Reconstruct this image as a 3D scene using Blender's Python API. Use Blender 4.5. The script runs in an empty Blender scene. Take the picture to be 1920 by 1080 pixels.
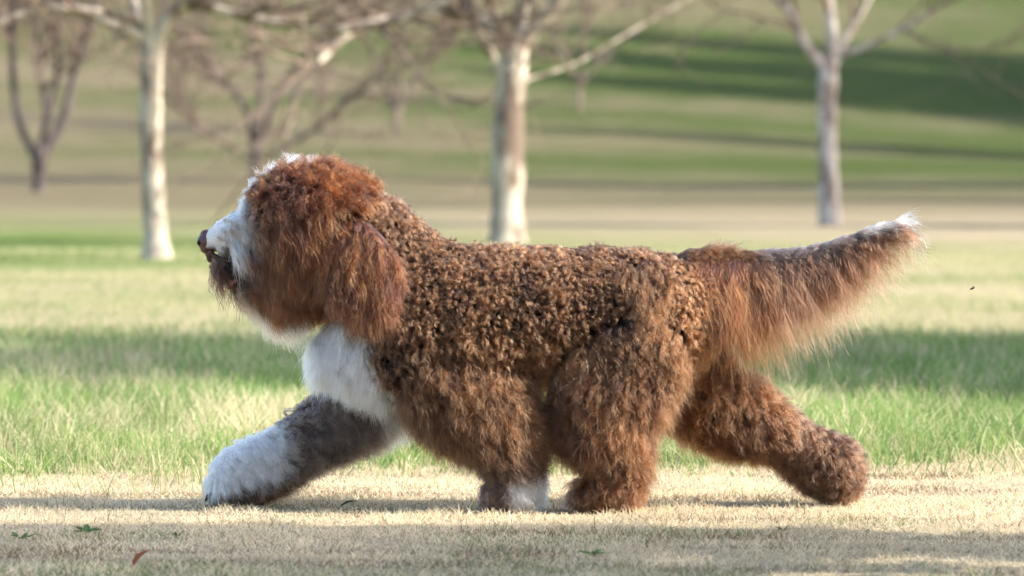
import bpy, bmesh, math
import numpy as np
from mathutils import Vector

# ------------------------------------------------------------------ camera, light, exposure
SC = bpy.context.scene
COL = SC.collection
R = math.radians
FPX, CAM_H, CAM_D, HOR = 8760.0, 0.90, 12.0, 298.0     # focal length in photo pixels, lens height, distance to the dog, horizon row
S = FPX / CAM_D                                         # photo pixels per metre at the dog

cam = bpy.data.cameras.new('camera'); cam_o = bpy.data.objects.new('camera', cam); COL.objects.link(cam_o)
cam.sensor_width = 36.0; cam.lens = FPX / 1920 * 36
cam.clip_start = 0.1; cam.clip_end = 3000
cam_o.location = (0, -CAM_D, CAM_H)
cam_o.rotation_euler = (R(90) - math.atan((540 - HOR) / FPX), 0, 0)
cam.dof.use_dof = True; cam.dof.focus_distance = CAM_D - 0.06; cam.dof.aperture_fstop = 4.6
SC.camera = cam_o

SUN_AZ, SUN_EL = R(79), R(34)                           # azimuth: 0 = from behind the camera, 90 = from the right
to_sun = Vector((math.sin(SUN_AZ) * math.cos(SUN_EL), -math.cos(SUN_AZ) * math.cos(SUN_EL), math.sin(SUN_EL)))
world = bpy.data.worlds.new('World'); SC.world = world; world.use_nodes = True
wn = world.node_tree.nodes; bg = wn['Background']
sky = wn.new('ShaderNodeTexSky'); sky.sky_type = 'NISHITA'; sky.sun_disc = False; sky.dust_density = 2.4; sky.ozone_density = 0.6
sky.sun_elevation = SUN_EL; sky.sun_rotation = math.atan2(to_sun.x, to_sun.y)
world.node_tree.links.new(sky.outputs[0], bg.inputs[0]); bg.inputs[1].default_value = 0.15
sun = bpy.data.lights.new('sun', 'SUN'); sun.energy = 3.4; sun.angle = R(0.5); sun.color = (1.0, 0.93, 0.84)
sun_o = bpy.data.objects.new('sun', sun); COL.objects.link(sun_o)
sun_o.rotation_euler = to_sun.to_track_quat('Z', 'Y').to_euler(); sun_o.location = (20, -5, 20)

SC.view_settings.view_transform = 'Standard'; SC.view_settings.look = 'None'
SC.view_settings.exposure = 1.66; SC.view_settings.gamma = 1.0
SC.render.engine = 'CYCLES'
SC.cycles.use_denoising = True
SC.cycles.use_adaptive_sampling = True; SC.cycles.adaptive_threshold = 0.02; SC.cycles.adaptive_min_samples = 16
SC.cycles.max_bounces = 10; SC.cycles.diffuse_bounces = 3; SC.cycles.glossy_bounces = 8
SC.cycles.transmission_bounces = 8; SC.cycles.transparent_max_bounces = 8
SC.cycles_curves.shape = 'RIBBONS'; SC.cycles_curves.subdivisions = 2

rng = np.random.RandomState(7)

# ------------------------------------------------------------------ helpers
def at(px, py, D=CAM_D):
    """photo pixel at ground distance D from the camera -> world point"""
    return np.array([(px - 960) * D / FPX, D - CAM_D, CAM_H - (py - HOR) * D / FPX])

def nrm(v):
    return v / np.maximum(np.linalg.norm(v, axis=-1, keepdims=True), 1e-9)

def sst(a, b, x):
    t = np.clip((x - a) / (b - a), 0, 1); return t * t * (3 - 2 * t)

def mat(name):
    m = bpy.data.materials.new(name); m.use_nodes = True
    nt = m.node_tree; nt.nodes.clear()
    out = nt.nodes.new('ShaderNodeOutputMaterial')
    return m, nt, out

def simple_mat(name, col, rough=0.7, noise=0.0, scale=8.0, col2=None, spec=0.3, bump=0.0):
    m, nt, out = mat(name)
    b = nt.nodes.new('ShaderNodeBsdfPrincipled'); nt.links.new(b.outputs[0], out.inputs[0])
    b.inputs['Roughness'].default_value = rough; b.inputs['Specular IOR Level'].default_value = spec
    tc = nt.nodes.new('ShaderNodeTexCoord')
    nz = nt.nodes.new('ShaderNodeTexNoise'); nz.inputs['Scale'].default_value = scale; nz.inputs['Detail'].default_value = 4
    nt.links.new(tc.outputs['Object'], nz.inputs['Vector'])
    mx = nt.nodes.new('ShaderNodeMix'); mx.data_type = 'RGBA'
    c2 = col2 if col2 else tuple(c * 0.5 for c in col)
    mx.inputs['A'].default_value = (*col, 1); mx.inputs['B'].default_value = (*c2, 1)
    rp = nt.nodes.new('ShaderNodeMapRange'); rp.inputs['From Min'].default_value = 0.35; rp.inputs['From Max'].default_value = 0.7
    rp.inputs['To Max'].default_value = noise
    nt.links.new(nz.outputs['Fac'], rp.inputs['Value']); nt.links.new(rp.outputs[0], mx.inputs['Factor'])
    nt.links.new(mx.outputs['Result'], b.inputs['Base Color'])
    if bump:
        bp = nt.nodes.new('ShaderNodeBump'); bp.inputs['Strength'].default_value = bump; bp.inputs['Distance'].default_value = 0.02
        nt.links.new(nz.outputs['Fac'], bp.inputs['Height']); nt.links.new(bp.outputs[0], b.inputs['Normal'])
    return m

def blade_mat(name, trans=0.45, rough=0.6):
    """grass / leaf: colour attribute, diffuse plus light shining through"""
    m, nt, out = mat(name)
    a = nt.nodes.new('ShaderNodeAttribute'); a.attribute_name = 'col'
    d = nt.nodes.new('ShaderNodeBsdfDiffuse'); t = nt.nodes.new('ShaderNodeBsdfTranslucent')
    g = nt.nodes.new('ShaderNodeBsdfGlossy'); g.inputs['Roughness'].default_value = rough; g.inputs['Color'].default_value = (1, 1, 1, 1)
    mx = nt.nodes.new('ShaderNodeMixShader'); mx.inputs[0].default_value = trans
    m2 = nt.nodes.new('ShaderNodeMixShader'); m2.inputs[0].default_value = 0.03
    nt.links.new(a.outputs['Color'], d.inputs['Color']); nt.links.new(a.outputs['Color'], t.inputs['Color'])
    nt.links.new(d.outputs[0], mx.inputs[1]); nt.links.new(t.outputs[0], mx.inputs[2])
    nt.links.new(mx.outputs[0], m2.inputs[1]); nt.links.new(g.outputs[0], m2.inputs[2])
    nt.links.new(m2.outputs[0], out.inputs[0])
    return m

def hair_mat(name):
    m, nt, out = mat(name)
    h = nt.nodes.new('ShaderNodeBsdfHairPrincipled')
    h.model = 'CHIANG'; h.parametrization = 'COLOR'
    h.inputs['Roughness'].default_value = 0.36; h.inputs['IOR'].default_value = 1.45; h.inputs['Radial Roughness'].default_value = 0.6
    h.inputs['Coat'].default_value = 0.0
    a = nt.nodes.new('ShaderNodeAttribute'); a.attribute_name = 'col'
    nt.links.new(a.outputs['Color'], h.inputs['Color'])
    nt.links.new(h.outputs[0], out.inputs[0])
    return m

def empty(name, loc):
    o = bpy.data.objects.new(name, None); COL.objects.link(o); o.location = loc
    o.empty_display_size = 0.1
    return o

def tag(o, label=None, cat=None, group=None, kind=None):
    if label: o['label'] = label
    if cat: o['category'] = cat
    if group: o['group'] = group
    if kind: o['kind'] = kind
    return o

def link(name, data, parent=None):
    """links data whose coordinates are world coordinates, under a parent that only translates"""
    o = bpy.data.objects.new(name, data); COL.objects.link(o)
    if parent:
        o.parent = parent
        o.matrix_parent_inverse = parent.matrix_world.inverted() if parent.type != 'EMPTY' else __import__('mathutils').Matrix.Translation(-parent.location)
    return o

def mesh(name, verts, faces, m, parent=None, smooth=True, cols=None):
    me = bpy.data.meshes.new(name); me.from_pydata([tuple(v) for v in verts], [], [tuple(f) for f in faces])
    if smooth: me.polygons.foreach_set('use_smooth', [True] * len(me.polygons))
    if m: me.materials.append(m)
    if cols is not None:
        ca = me.attributes.new('col', 'FLOAT_COLOR', 'POINT'); ca.data.foreach_set('color', np.asarray(cols, dtype=np.float32).ravel())
    me.update()
    return link(name, me, parent)

def curves(name, P, rad, col, m, parent=None):
    """P (n,K,3), rad (n,K), col (n,K,3) -> one hair Curves object"""
    n, K, _ = P.shape
    cu = bpy.data.hair_curves.new(name)
    cu.add_curves([K] * n)
    cu.position_data.foreach_set('vector', np.ascontiguousarray(P, dtype=np.float32).ravel())
    ra = cu.attributes.get('radius') or cu.attributes.new('radius', 'FLOAT', 'POINT')
    ra.data.foreach_set('value', np.ascontiguousarray(rad, dtype=np.float32).ravel())
    c4 = np.ones((n, K, 4), dtype=np.float32); c4[..., :3] = col
    ca = cu.attributes.new('col', 'FLOAT_COLOR', 'POINT'); ca.data.foreach_set('color', c4.ravel())
    cu.materials.append(m)
    return link(name, cu, parent)

def tube(pts, radii, sides=10, ry=None, cap=True):
    """rings along a polyline; ry = separate radius along the depth axis"""
    pts = np.asarray(pts, float); radii = np.asarray(radii, float); n = len(pts)
    ry = radii if ry is None else np.asarray(ry, float)
    T = nrm(np.gradient(pts, axis=0))
    V, F = [], []
    def ring(c, t, a, b):
        e2 = np.array([0, 1.0, 0]) - t * t[1]
        if np.linalg.norm(e2) < 1e-3: e2 = np.array([1.0, 0, 0])
        e2 = e2 / np.linalg.norm(e2); e1 = np.cross(e2, t)
        th = np.arange(sides) * 2 * math.pi / sides
        V.extend(c + np.cos(th)[:, None] * e1 * a + np.sin(th)[:, None] * e2 * b)
    rings = []
    if cap:
        for f in (0.95, 0.6): rings.append((pts[0] - T[0] * radii[0] * f, T[0], radii[0] * math.sqrt(1 - f * f), ry[0] * math.sqrt(1 - f * f)))
    for i in range(n): rings.append((pts[i], T[i], radii[i], ry[i]))
    if cap:
        for f in (0.6, 0.95): rings.append((pts[-1] + T[-1] * radii[-1] * f, T[-1], radii[-1] * math.sqrt(1 - f * f), ry[-1] * math.sqrt(1 - f * f)))
    for r_ in rings: ring(*r_)
    m = len(rings)
    for i in range(m - 1):
        for j in range(sides):
            a, b = i * sides + j, i * sides + (j + 1) % sides
            F.append((a, b, b + sides, a + sides))
    F.append(tuple(range(sides))[::-1]); F.append(tuple(range((m - 1) * sides, m * sides)))
    return V, F

class Bag:
    def __init__(s): s.V, s.F, s.C = [], [], []
    def add(s, VF, col=None):
        o = len(s.V); s.V.extend(VF[0]); s.F.extend([tuple(i + o for i in f) for f in VF[1]])
        if col is not None: s.C.extend([(*col, 1)] * len(VF[0]))
    def build(s, name, m, parent=None, smooth=True):
        return mesh(name, s.V, s.F, m, parent, smooth, s.C if s.C else None)

def spline(pts, n):
    """Catmull-Rom through rows of pts (any number of columns)"""
    p = np.asarray(pts, float); p = np.vstack([2 * p[0] - p[1], p, 2 * p[-1] - p[-2]])
    out = []
    segs = len(p) - 3
    for q in np.linspace(0, segs - 1e-6, n):
        i = int(q); t = q - i; a, b, c, d = p[i:i + 4]
        out.append(0.5 * ((2 * b) + (c - a) * t + (2 * a - 5 * b + 4 * c - d) * t * t + (3 * b - a - 3 * c + d) * t ** 3))
    return np.array(out)

# ------------------------------------------------------------------ terrain
def ground_z(x, y):
    D = np.asarray(y, float) + CAM_D; x = np.asarray(x, float)
    q = np.clip(D - 100, 0, 60); z = 0.001 * q * q + 0.12 * np.clip(D - 160, 0, 150)
    z = z - 0.055 * x * sst(95, 165, D) * np.clip(1 - np.abs(x) / 400, 0, 1)
    z = z + 0.10 * np.sin(x * 0.11 + D * 0.05) * sst(60, 120, D) + 0.05 * np.sin(x * .31 - D * .13) * sst(60, 110, D)
    z = z + 0.012 * np.sin(x * 1.1 + 0.6) * np.sin(D * 0.9) * sst(14, 22, D)
    return z

def ground_mat():
    m, nt, out = mat('turf'); N = nt.nodes; L = nt.links
    tc = N.new('ShaderNodeTexCoord'); sep = N.new('ShaderNodeSeparateXYZ'); L.new(tc.outputs['Object'], sep.inputs[0])
    def math_(op, a, b=None, c=None):
        n = N.new('ShaderNodeMath'); n.operation = op
        for i, v in enumerate((a, b, c)):
            if v is None: continue
            if isinstance(v, (int, float)): n.inputs[i].default_value = v
            else: L.new(v, n.inputs[i])
        return n.outputs[0]
    def noise(scale, detail=4, sx=1, sy=1, off=0):
        mp = N.new('ShaderNodeMapping'); mp.inputs['Scale'].default_value = (sx, sy, 1); mp.inputs['Location'].default_value = (off, off * .7, 0)
        L.new(tc.outputs['Object'], mp.inputs['Vector'])
        n = N.new('ShaderNodeTexNoise'); n.inputs['Scale'].default_value = scale; n.inputs['Detail'].default_value = detail; n.inputs['Roughness'].default_value = 0.6
        L.new(mp.outputs[0], n.inputs['Vector']); return n.outputs['Fac']
    # s: distance from the camera plus a skew, perturbed, mapped through log so that the bands near and far both fit
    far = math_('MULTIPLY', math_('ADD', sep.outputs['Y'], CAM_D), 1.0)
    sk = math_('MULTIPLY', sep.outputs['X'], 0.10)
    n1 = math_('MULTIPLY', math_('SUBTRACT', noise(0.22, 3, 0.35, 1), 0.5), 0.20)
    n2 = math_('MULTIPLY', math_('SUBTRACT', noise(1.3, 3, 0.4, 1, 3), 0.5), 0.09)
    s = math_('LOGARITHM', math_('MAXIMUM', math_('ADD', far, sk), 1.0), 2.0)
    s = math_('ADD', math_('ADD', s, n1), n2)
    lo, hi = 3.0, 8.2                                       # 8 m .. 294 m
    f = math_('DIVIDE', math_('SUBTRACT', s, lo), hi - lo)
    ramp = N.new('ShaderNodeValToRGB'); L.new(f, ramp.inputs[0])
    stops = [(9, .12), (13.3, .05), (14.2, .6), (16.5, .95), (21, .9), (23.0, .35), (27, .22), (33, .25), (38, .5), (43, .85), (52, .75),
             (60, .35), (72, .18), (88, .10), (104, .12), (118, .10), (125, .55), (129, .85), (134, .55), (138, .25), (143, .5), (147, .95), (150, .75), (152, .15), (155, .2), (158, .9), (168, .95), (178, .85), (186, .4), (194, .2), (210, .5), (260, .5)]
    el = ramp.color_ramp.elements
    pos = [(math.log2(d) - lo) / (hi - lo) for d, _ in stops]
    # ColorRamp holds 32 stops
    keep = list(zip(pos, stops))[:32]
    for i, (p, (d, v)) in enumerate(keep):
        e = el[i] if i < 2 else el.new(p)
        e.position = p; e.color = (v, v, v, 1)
    patch = math_('MULTIPLY', math_('SUBTRACT', noise(0.9, 5, 0.7, 1, 11), 0.5), 1.5)
    big = math_('MULTIPLY', math_('SUBTRACT', noise(0.16, 4, 0.5, 1, 17), 0.5), 1.5)
    patch = math_('ADD', patch, big)
    fine = math_('MULTIPLY', math_('SUBTRACT', noise(14, 4, 1, 1, 5), 0.5), 0.9)
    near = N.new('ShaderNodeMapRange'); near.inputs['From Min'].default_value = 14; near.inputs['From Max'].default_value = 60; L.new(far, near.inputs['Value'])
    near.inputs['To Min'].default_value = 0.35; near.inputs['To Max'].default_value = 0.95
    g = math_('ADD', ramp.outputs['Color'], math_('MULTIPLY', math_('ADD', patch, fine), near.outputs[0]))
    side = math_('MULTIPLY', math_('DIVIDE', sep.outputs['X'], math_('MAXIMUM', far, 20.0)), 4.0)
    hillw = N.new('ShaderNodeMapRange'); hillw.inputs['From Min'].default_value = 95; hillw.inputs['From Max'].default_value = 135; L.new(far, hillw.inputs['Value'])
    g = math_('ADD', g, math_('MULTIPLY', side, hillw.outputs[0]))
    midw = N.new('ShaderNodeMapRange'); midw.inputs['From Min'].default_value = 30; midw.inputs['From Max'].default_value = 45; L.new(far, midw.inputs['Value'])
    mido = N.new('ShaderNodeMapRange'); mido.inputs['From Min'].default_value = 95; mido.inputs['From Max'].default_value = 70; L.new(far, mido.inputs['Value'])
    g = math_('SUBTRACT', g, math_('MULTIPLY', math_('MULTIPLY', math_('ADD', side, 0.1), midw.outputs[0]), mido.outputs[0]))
    cl = N.new('ShaderNodeClamp'); L.new(g, cl.inputs[0])
    mx = N.new('ShaderNodeMix'); mx.data_type = 'RGBA'; L.new(cl.outputs[0], mx.inputs['Factor'])
    # dry and green, each with two tones
    def tone(a, b, sc, off):
        t = N.new('ShaderNodeMix'); t.data_type = 'RGBA'; t.inputs['A'].default_value = (*a, 1); t.inputs['B'].default_value = (*b, 1)
        L.new(noise(sc, 4, 0.6, 1, off), t.inputs['Factor']); return t.outputs['Result']
    L.new(tone((.42, .34, .22), (.30, .25, .17), 2.3, 20), mx.inputs['A'])
    L.new(tone((.085, .15, .03), (.17, .20, .06), 1.7, 31), mx.inputs['B'])
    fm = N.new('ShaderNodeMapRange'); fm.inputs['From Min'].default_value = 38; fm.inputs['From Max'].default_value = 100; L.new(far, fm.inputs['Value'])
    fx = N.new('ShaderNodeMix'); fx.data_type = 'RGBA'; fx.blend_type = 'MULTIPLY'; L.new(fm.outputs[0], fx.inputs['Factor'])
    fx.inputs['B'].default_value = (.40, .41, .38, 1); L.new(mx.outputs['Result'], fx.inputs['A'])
    b = N.new('ShaderNodeBsdfPrincipled'); b.inputs['Roughness'].default_value = 0.95; b.inputs['Specular IOR Level'].default_value = 0.05
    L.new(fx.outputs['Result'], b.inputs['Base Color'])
    bp = N.new('ShaderNodeBump'); bp.inputs['Strength'].default_value = 0.7; bp.inputs['Distance'].default_value = 0.05
    L.new(noise(22, 5, 1, 1, 2), bp.inputs['Height']); L.new(bp.outputs[0], b.inputs['Normal'])
    L.new(b.outputs[0], out.inputs[0])
    return m

def build_ground():
    ys = np.concatenate([np.linspace(-80, -14, 8), np.linspace(-12, 20, 60), np.linspace(21, 90, 60), np.linspace(92, 330, 90), np.linspace(350, 900, 10)])
    xs = np.concatenate([np.linspace(-500, -60, 10), np.linspace(-50, 50, 101), np.linspace(60, 500, 10)])
    X, Y = np.meshgrid(xs, ys); Z = ground_z(X, Y)
    V = np.stack([X, Y, Z], -1).reshape(-1, 3); nx = len(xs)
    F = [(j * nx + i, j * nx + i + 1, (j + 1) * nx + i + 1, (j + 1) * nx + i) for j in range(len(ys) - 1) for i in range(nx - 1)]
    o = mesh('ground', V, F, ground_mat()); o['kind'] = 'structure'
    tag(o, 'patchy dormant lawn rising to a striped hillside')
build_ground()

# ------------------------------------------------------------------ grass
M_BLADE = blade_mat('grass_blade', 0.4)

def blades(name, x, y, h, w, cols, lean, K=4, bend=0.5, z0=-0.004):
    n = len(x)
    a = rng.uniform(0, 2 * math.pi, n); ln = np.abs(rng.normal(0, 1, n)) * lean
    d = np.stack([np.cos(a) * ln, np.sin(a) * ln, np.ones(n)], -1); d = nrm(d)
    b = np.stack([np.cos(a), np.sin(a), -0.2 * np.ones(n)], -1) * (rng.uniform(0, 1, n) * bend)[:, None]
    t = np.linspace(0, 1, K)
    root = np.stack([x, y, ground_z(x, y) + z0], -1)
    P = root[:, None] + h[:, None, None] * (d[:, None] * t[None, :, None] + b[:, None] * (t ** 2)[None, :, None])
    rad = w[:, None] * (1 - 0.85 * t ** 1.6)[None]
    c = cols[:, None, :] * (1 + 0.15 * (t - .5))[None, :, None]
    return curves(name, P, rad, c, M_BLADE)

def lerp_cols(a, b, f): return np.asarray(a)[None] * (1 - f)[:, None] + np.asarray(b)[None] * f[:, None]

def vnoise(x, y, sc, seed):
    """smooth value noise"""
    r = np.random.RandomState(seed); g = r.rand(64, 64)
    u, v = x * sc + 100, y * sc + 100; i, j = np.floor(u).astype(int), np.floor(v).astype(int)
    fu, fv = u - i, v - j; fu = fu * fu * (3 - 2 * fu); fv = fv * fv * (3 - 2 * fv)
    G = lambda a, b: g[a % 64, b % 64]
    return (G(i, j) * (1 - fu) + G(i + 1, j) * fu) * (1 - fv) + (G(i, j + 1) * (1 - fu) + G(i + 1, j + 1) * fu) * fv

EDGE = lambda x: 1.75 + 1.0 * (vnoise(x, x * 0, 1.1, 3) - .5) + 0.45 * (vnoise(x, x * 0 + 9, 4.1, 5) - .5)    # world y where mown straw gives way to green
def dry_grass():
    n = 210000
    x = rng.uniform(-2.6, 2.6, n); y = rng.uniform(-2.4, 2.6, n)
    e = EDGE(x); keep = (y < e + rng.normal(0.1, 0.4, n)); x, y = x[keep], y[keep]; n = len(x)
    h = rng.uniform(0.006, 0.026, n) * (0.5 + 1.1 * vnoise(x, y, 7, 12)); w = rng.uniform(0.0006, 0.0013, n)
    f = rng.rand(n)
    c = lerp_cols((.50, .41, .26), (.74, .64, .46), f)
    gm = (rng.rand(n) < 0.03 + 0.35 * sst(.58, .8, vnoise(x, y, 2.2, 8)) * (y < -0.35) + .3 * sst(.6, .8, vnoise(x, y, 3.2, 9)) * (y > .7))
    c[gm] = lerp_cols((.10, .16, .045), (.22, .26, .09), rng.rand(gm.sum()))
    br = rng.rand(n) < 0.05 + .5 * sst(.66, .8, vnoise(x * .5, y * 2.2, 3.7, 15)); c[br] = lerp_cols((.13, .085, .045), (.22, .15, .08), rng.rand(br.sum()))
    c *= (0.74 + 0.45 * vnoise(x, y, 3.1, 21) + .3 * vnoise(x, y, 19, 22))[:, None]
    o = blades('dry_grass', x, y, h, w, c, 0.9, 4, 0.6)
    tag(o, 'short straw coloured dormant grass under the dog', 'grass', kind='stuff')
dry_grass()

def green_grass():
    n = 240000
    D = CAM_D + 1.2 + 9.5 * rng.rand(n) ** 1.3; y = D - CAM_D
    x = rng.uniform(-1, 1, n) * (2.2 + 0.13 * (D - 12) + 0.6)
    e = EDGE(x)
    keep = (y > e + rng.normal(0, 0.30, n)) & (rng.rand(n) < 0.15 + 0.9 * sst(.3, .7, vnoise(x, y, 2.6, 30) * .6 + .4 * vnoise(x, y, 9, 31) + 0.2 * sst(0, 1, (y - e))))
    x, y, e = x[keep], y[keep], e[keep]; n = len(x)
    h = (0.014 + 0.078 * rng.rand(n) ** 2) * (0.4 + 0.7 * sst(0, 1.0, y - e) + 0.9 * vnoise(x, y, 5, 41)); w = rng.uniform(0.0010, 0.0026, n)
    f = rng.rand(n)
    c = lerp_cols((.095, .20, .040), (.30, .39, .12), f)
    dry = rng.rand(n) < 0.10 + .75 * sst(.42, .78, .6 * vnoise(x, y * 1.6, 1.3, 47) + .4 * vnoise(x, y, 4.5, 48)); c[dry] = lerp_cols((.42, .36, .2), (.7, .62, .40), rng.rand(dry.sum()))
    c *= (0.7 + .6 * vnoise(x, y, 3.3, 44))[:, None]
    o = blades('green_grass', x, y, h, w, c, 0.35, 5, 0.5)
    tag(o, 'taller bright green grass growing behind the straw strip', 'grass', kind='stuff')
    # scattered long thin stems along the edge of the strip, thickest at the left
    n = 900
    x = np.concatenate([rng.uniform(-1.6, -0.62, 420), rng.uniform(-2.6, 2.6, 480)]); y = EDGE(x) + np.concatenate([rng.normal(-0.15, 0.45, 420), rng.normal(0.35, 0.25, 480)])
    h = rng.uniform(0.05, 0.16, n); c = lerp_cols((.14, .23, .06), (.42, .45, .2), rng.rand(n))
    o = blades('tall_grass_stems', x, y, h, rng.uniform(.0009, .0018, n), c, 0.35, 6, 0.45)
    tag(o, 'thin tall grass stems standing along the edge of the straw strip', 'grass', kind='stuff')
    # sparse longer blades over the middle lawn, blurred by distance
    n = 60000
    D = 20.5 + 26 * rng.rand(n) ** 1.4; y = D - CAM_D; x = rng.uniform(-1, 1, n) * (D * 0.15)
    keep = rng.rand(n) < 0.2 + 0.8 * sst(.35, .65, vnoise(x, y, 0.9, 60)); x, y = x[keep], y[keep]; n = len(x)
    c = lerp_cols((.14, .22, .06), (.50, .44, .26), np.clip(rng.rand(n) * .7 + .8 * (vnoise(x, y, .55, 63) - .35), 0, 1))
    o = blades('lawn_grass', x, y, rng.uniform(.03, .08, n), rng.uniform(.002, .004, n), c, 0.5, 3, 0.5)
    tag(o, 'pale mixed lawn grass in the middle distance', 'grass', kind='stuff')
green_grass()

# ------------------------------------------------------------------ bare trees
def bark_mat(name, pale, dark, sc):
    m, nt, out = mat(name); N = nt.nodes; L = nt.links
    tc = N.new('ShaderNodeTexCoord'); mp = N.new('ShaderNodeMapping'); mp.inputs['Scale'].default_value = (1, 1, 0.45); L.new(tc.outputs['Object'], mp.inputs[0])
    n = N.new('ShaderNodeTexNoise'); n.inputs['Scale'].default_value = sc; n.inputs['Detail'].default_value = 5; n.inputs['Roughness'].default_value = .65; L.new(mp.outputs[0], n.inputs['Vector'])
    r = N.new('ShaderNodeValToRGB'); L.new(n.outputs['Fac'], r.inputs[0])
    r.color_ramp.elements[0].position = .43; r.color_ramp.elements[0].color = (*dark, 1)
    r.color_ramp.elements[1].position = .55; r.color_ramp.elements[1].color = (*pale, 1)
    b = N.new('ShaderNodeBsdfPrincipled'); b.inputs['Roughness'].default_value = .9; b.inputs['Specular IOR Level'].default_value = .1
    L.new(r.outputs[0], b.inputs['Base Color'])
    bp = N.new('ShaderNodeBump'); bp.inputs['Strength'].default_value = .5; bp.inputs['Distance'].default_value = .03; L.new(n.outputs['Fac'], bp.inputs['Height']); L.new(bp.outputs[0], b.inputs['Normal'])
    L.new(b.outputs[0], out.inputs[0]); return m
M_BARK_PALE = bark_mat('pale_bark', (.43, .38, .31), (.15, .115, .09), 4)
M_BARK_GREY = bark_mat('grey_bark', (.46, .41, .37), (.22, .18, .155), 6)
M_BARK_DARK_SHADED = bark_mat('dark_shaded_bark', (.12, .10, .098), (.055, .045, .044), 4)  # bark colour darkened to put the far left tree in shade
M_BARK_BROWN = bark_mat('brown_bark', (.24, .195, .165), (.11, .085, .07), 4)
M_TWIG = bark_mat('twig_bark', (.24, .18, .145), (.12, .085, .07), 9)

def tree(name, label, D, base, trunk, limbs, m, group, seed, twig_len=1.5, twig_n=11, depth_spread=0.25):
    """trunk: (px, py, half width px); limbs: list of (half width px, [(px, py), ...], depth offset at the tip in m)"""
    r = np.random.RandomState(seed); k = D / FPX
    b = at(*base, D); b[2] = float(ground_z(b[0], b[1]))
    root = empty(name, tuple(b)); tag(root, label, 'tree', group)
    dz = b[2] - at(*base, D)[2]
    P = spline([(*at(x, y, D), w * k) for x, y, w in trunk], 22)
    P[0, 2] = b[2] - 0.08; P[:, 3] *= 1 + 0.05 * r.randn(len(P)); P[0, 3] *= 1.25
    mesh('trunk', *tube(P[:, :3], P[:, 3], 14), m, root)
    twigs = Bag()
    def grow(p, d, ln, rad, lvl):
        n = 5; pts = [p]; dd = d.copy()
        for _ in range(n):
            dd = nrm(dd + r.normal(0, .16, 3) + np.array([0, 0, .05])); pts.append(pts[-1] + dd * ln / n)
        pts = np.array(pts)
        twigs.add(tube(pts, np.linspace(rad, rad * .35, n + 1), 5 if lvl else 4, cap=False))
        if lvl > 0:
            for q in range(3 + (lvl > 1)):
                i = r.randint(2, n + 1)
                nd = nrm(nrm(pts[i] - pts[i - 1]) + r.normal(0, .6, 3) + np.array([0, 0, .1]))
                grow(pts[i], nd, ln * r.uniform(.5, .8), rad * .5, lvl - 1)
    for w, pts, dy in limbs:
        L = np.array([at(x, y, D) for x, y in pts]); n = len(L)
        L[:, 1] += np.linspace(0, 1, n) ** 1.2 * dy
        Q = spline(np.column_stack([L, np.linspace(w, w * .55, n) * k]), 14)
        mesh('limb', *tube(Q[:, :3], Q[:, 3], 9), m, root)
        for q in range(twig_n):
            i = r.randint(5, 14); d = nrm(nrm(Q[i, :3] - Q[i - 1, :3]) + r.normal(0, .55, 3) + np.array([0, 0, .25]))
            grow(Q[i, :3], d, twig_len * r.uniform(.6, 1.3), Q[i, 3] * r.uniform(.38, .7), 2)
        d = nrm(Q[-1, :3] - Q[-2, :3])
        for q in range(3): grow(Q[-1, :3], nrm(d + r.normal(0, .35, 3)), twig_len * 1.3, Q[-1, 3] * .7, 2)
    o = twigs.build('twigs', M_TWIG, root); o['kind'] = 'stuff'
    return root

G_T = 'bare trees on the lawn behind the dog'
tree('bare_tree', 'pale barked bare tree above the head of the dog, at left', 42, (293, 488),
     [(295, 492, 29), (291, 430, 23), (287, 350, 21), (284, 270, 20), (284, 180, 20), (285, 110, 22), (284, 70, 20)],
     [(14, [(282, 85), (262, 40), (240, -20), (222, -90), (190, -220)], 1.0),
      (12, [(285, 80), (275, 20), (268, -60), (275, -200)], -.5),
      (16, [(286, 95), (318, 35), (352, 2), (400, -70), (430, -220)], -.4),
      (11, [(338, 16), (370, 10), (430, 24), (540, 50), (640, 60), (760, 38), (860, 0)], -.8),
      (11, [(280, 75), (235, 55), (180, 34), (90, 2), (0, -60)], -.6),
      (8, [(262, 40), (160, 20), (60, 30), (-20, 70)], -1.2)], M_BARK_PALE, G_T, 3)
tree('bare_tree', 'thickest pale trunk of the bare trees, rising behind the back of the dog', 50, (950, 452),
     [(951, 458, 35), (951, 400, 31), (952, 300, 31), (954, 220, 29), (960, 150, 27), (967, 95, 24)],
     [(15, [(962, 100), (915, 50), (885, 20), (866, -25), (850, -150)], .5),
      (11, [(958, 85), (935, 45), (918, 0), (905, -80), (880, -200)], -.6),
      (15, [(967, 95), (974, 40), (982, -10), (985, -80), (1000, -220)], .2),
      (15, [(970, 95), (1010, 45), (1050, 0), (1090, -70), (1150, -200)], -.4),
      (10, [(942, 140), (915, 90), (880, 45), (845, 8), (800, -80)], -.5),
      (10, [(890, 55), (830, 26), (740, 36), (680, 52), (636, 92), (600, 130)], -1.4),
      (3, [(985, 150), (1080, 118), (1180, 60), (1300, -10), (1390, -60)], 1.6)], M_BARK_PALE, G_T, 4)
tree('bare_tree', 'slim grey bare tree above the tail of the dog, at right', 64, (1556, 420),
     [(1556, 424, 21), (1554, 360, 19), (1552, 290, 18), (1551, 220, 18), (1552, 150, 18), (1554, 118, 16)],
     [(11, [(1549, 130), (1510, 85), (1482, 30), (1450, -20), (1400, -120)], -.4),
      (12, [(1555, 120), (1560, 60), (1553, 0), (1548, -80), (1560, -200)], .3),
      (8, [(1560, 130), (1590, 65), (1622, 10), (1655, -50), (1700, -140)], .6),
      (6, [(1575, 105), (1640, 80), (1700, 50), (1770, 2), (1840, -60)], -.8)], M_BARK_GREY, G_T, 5)
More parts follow.
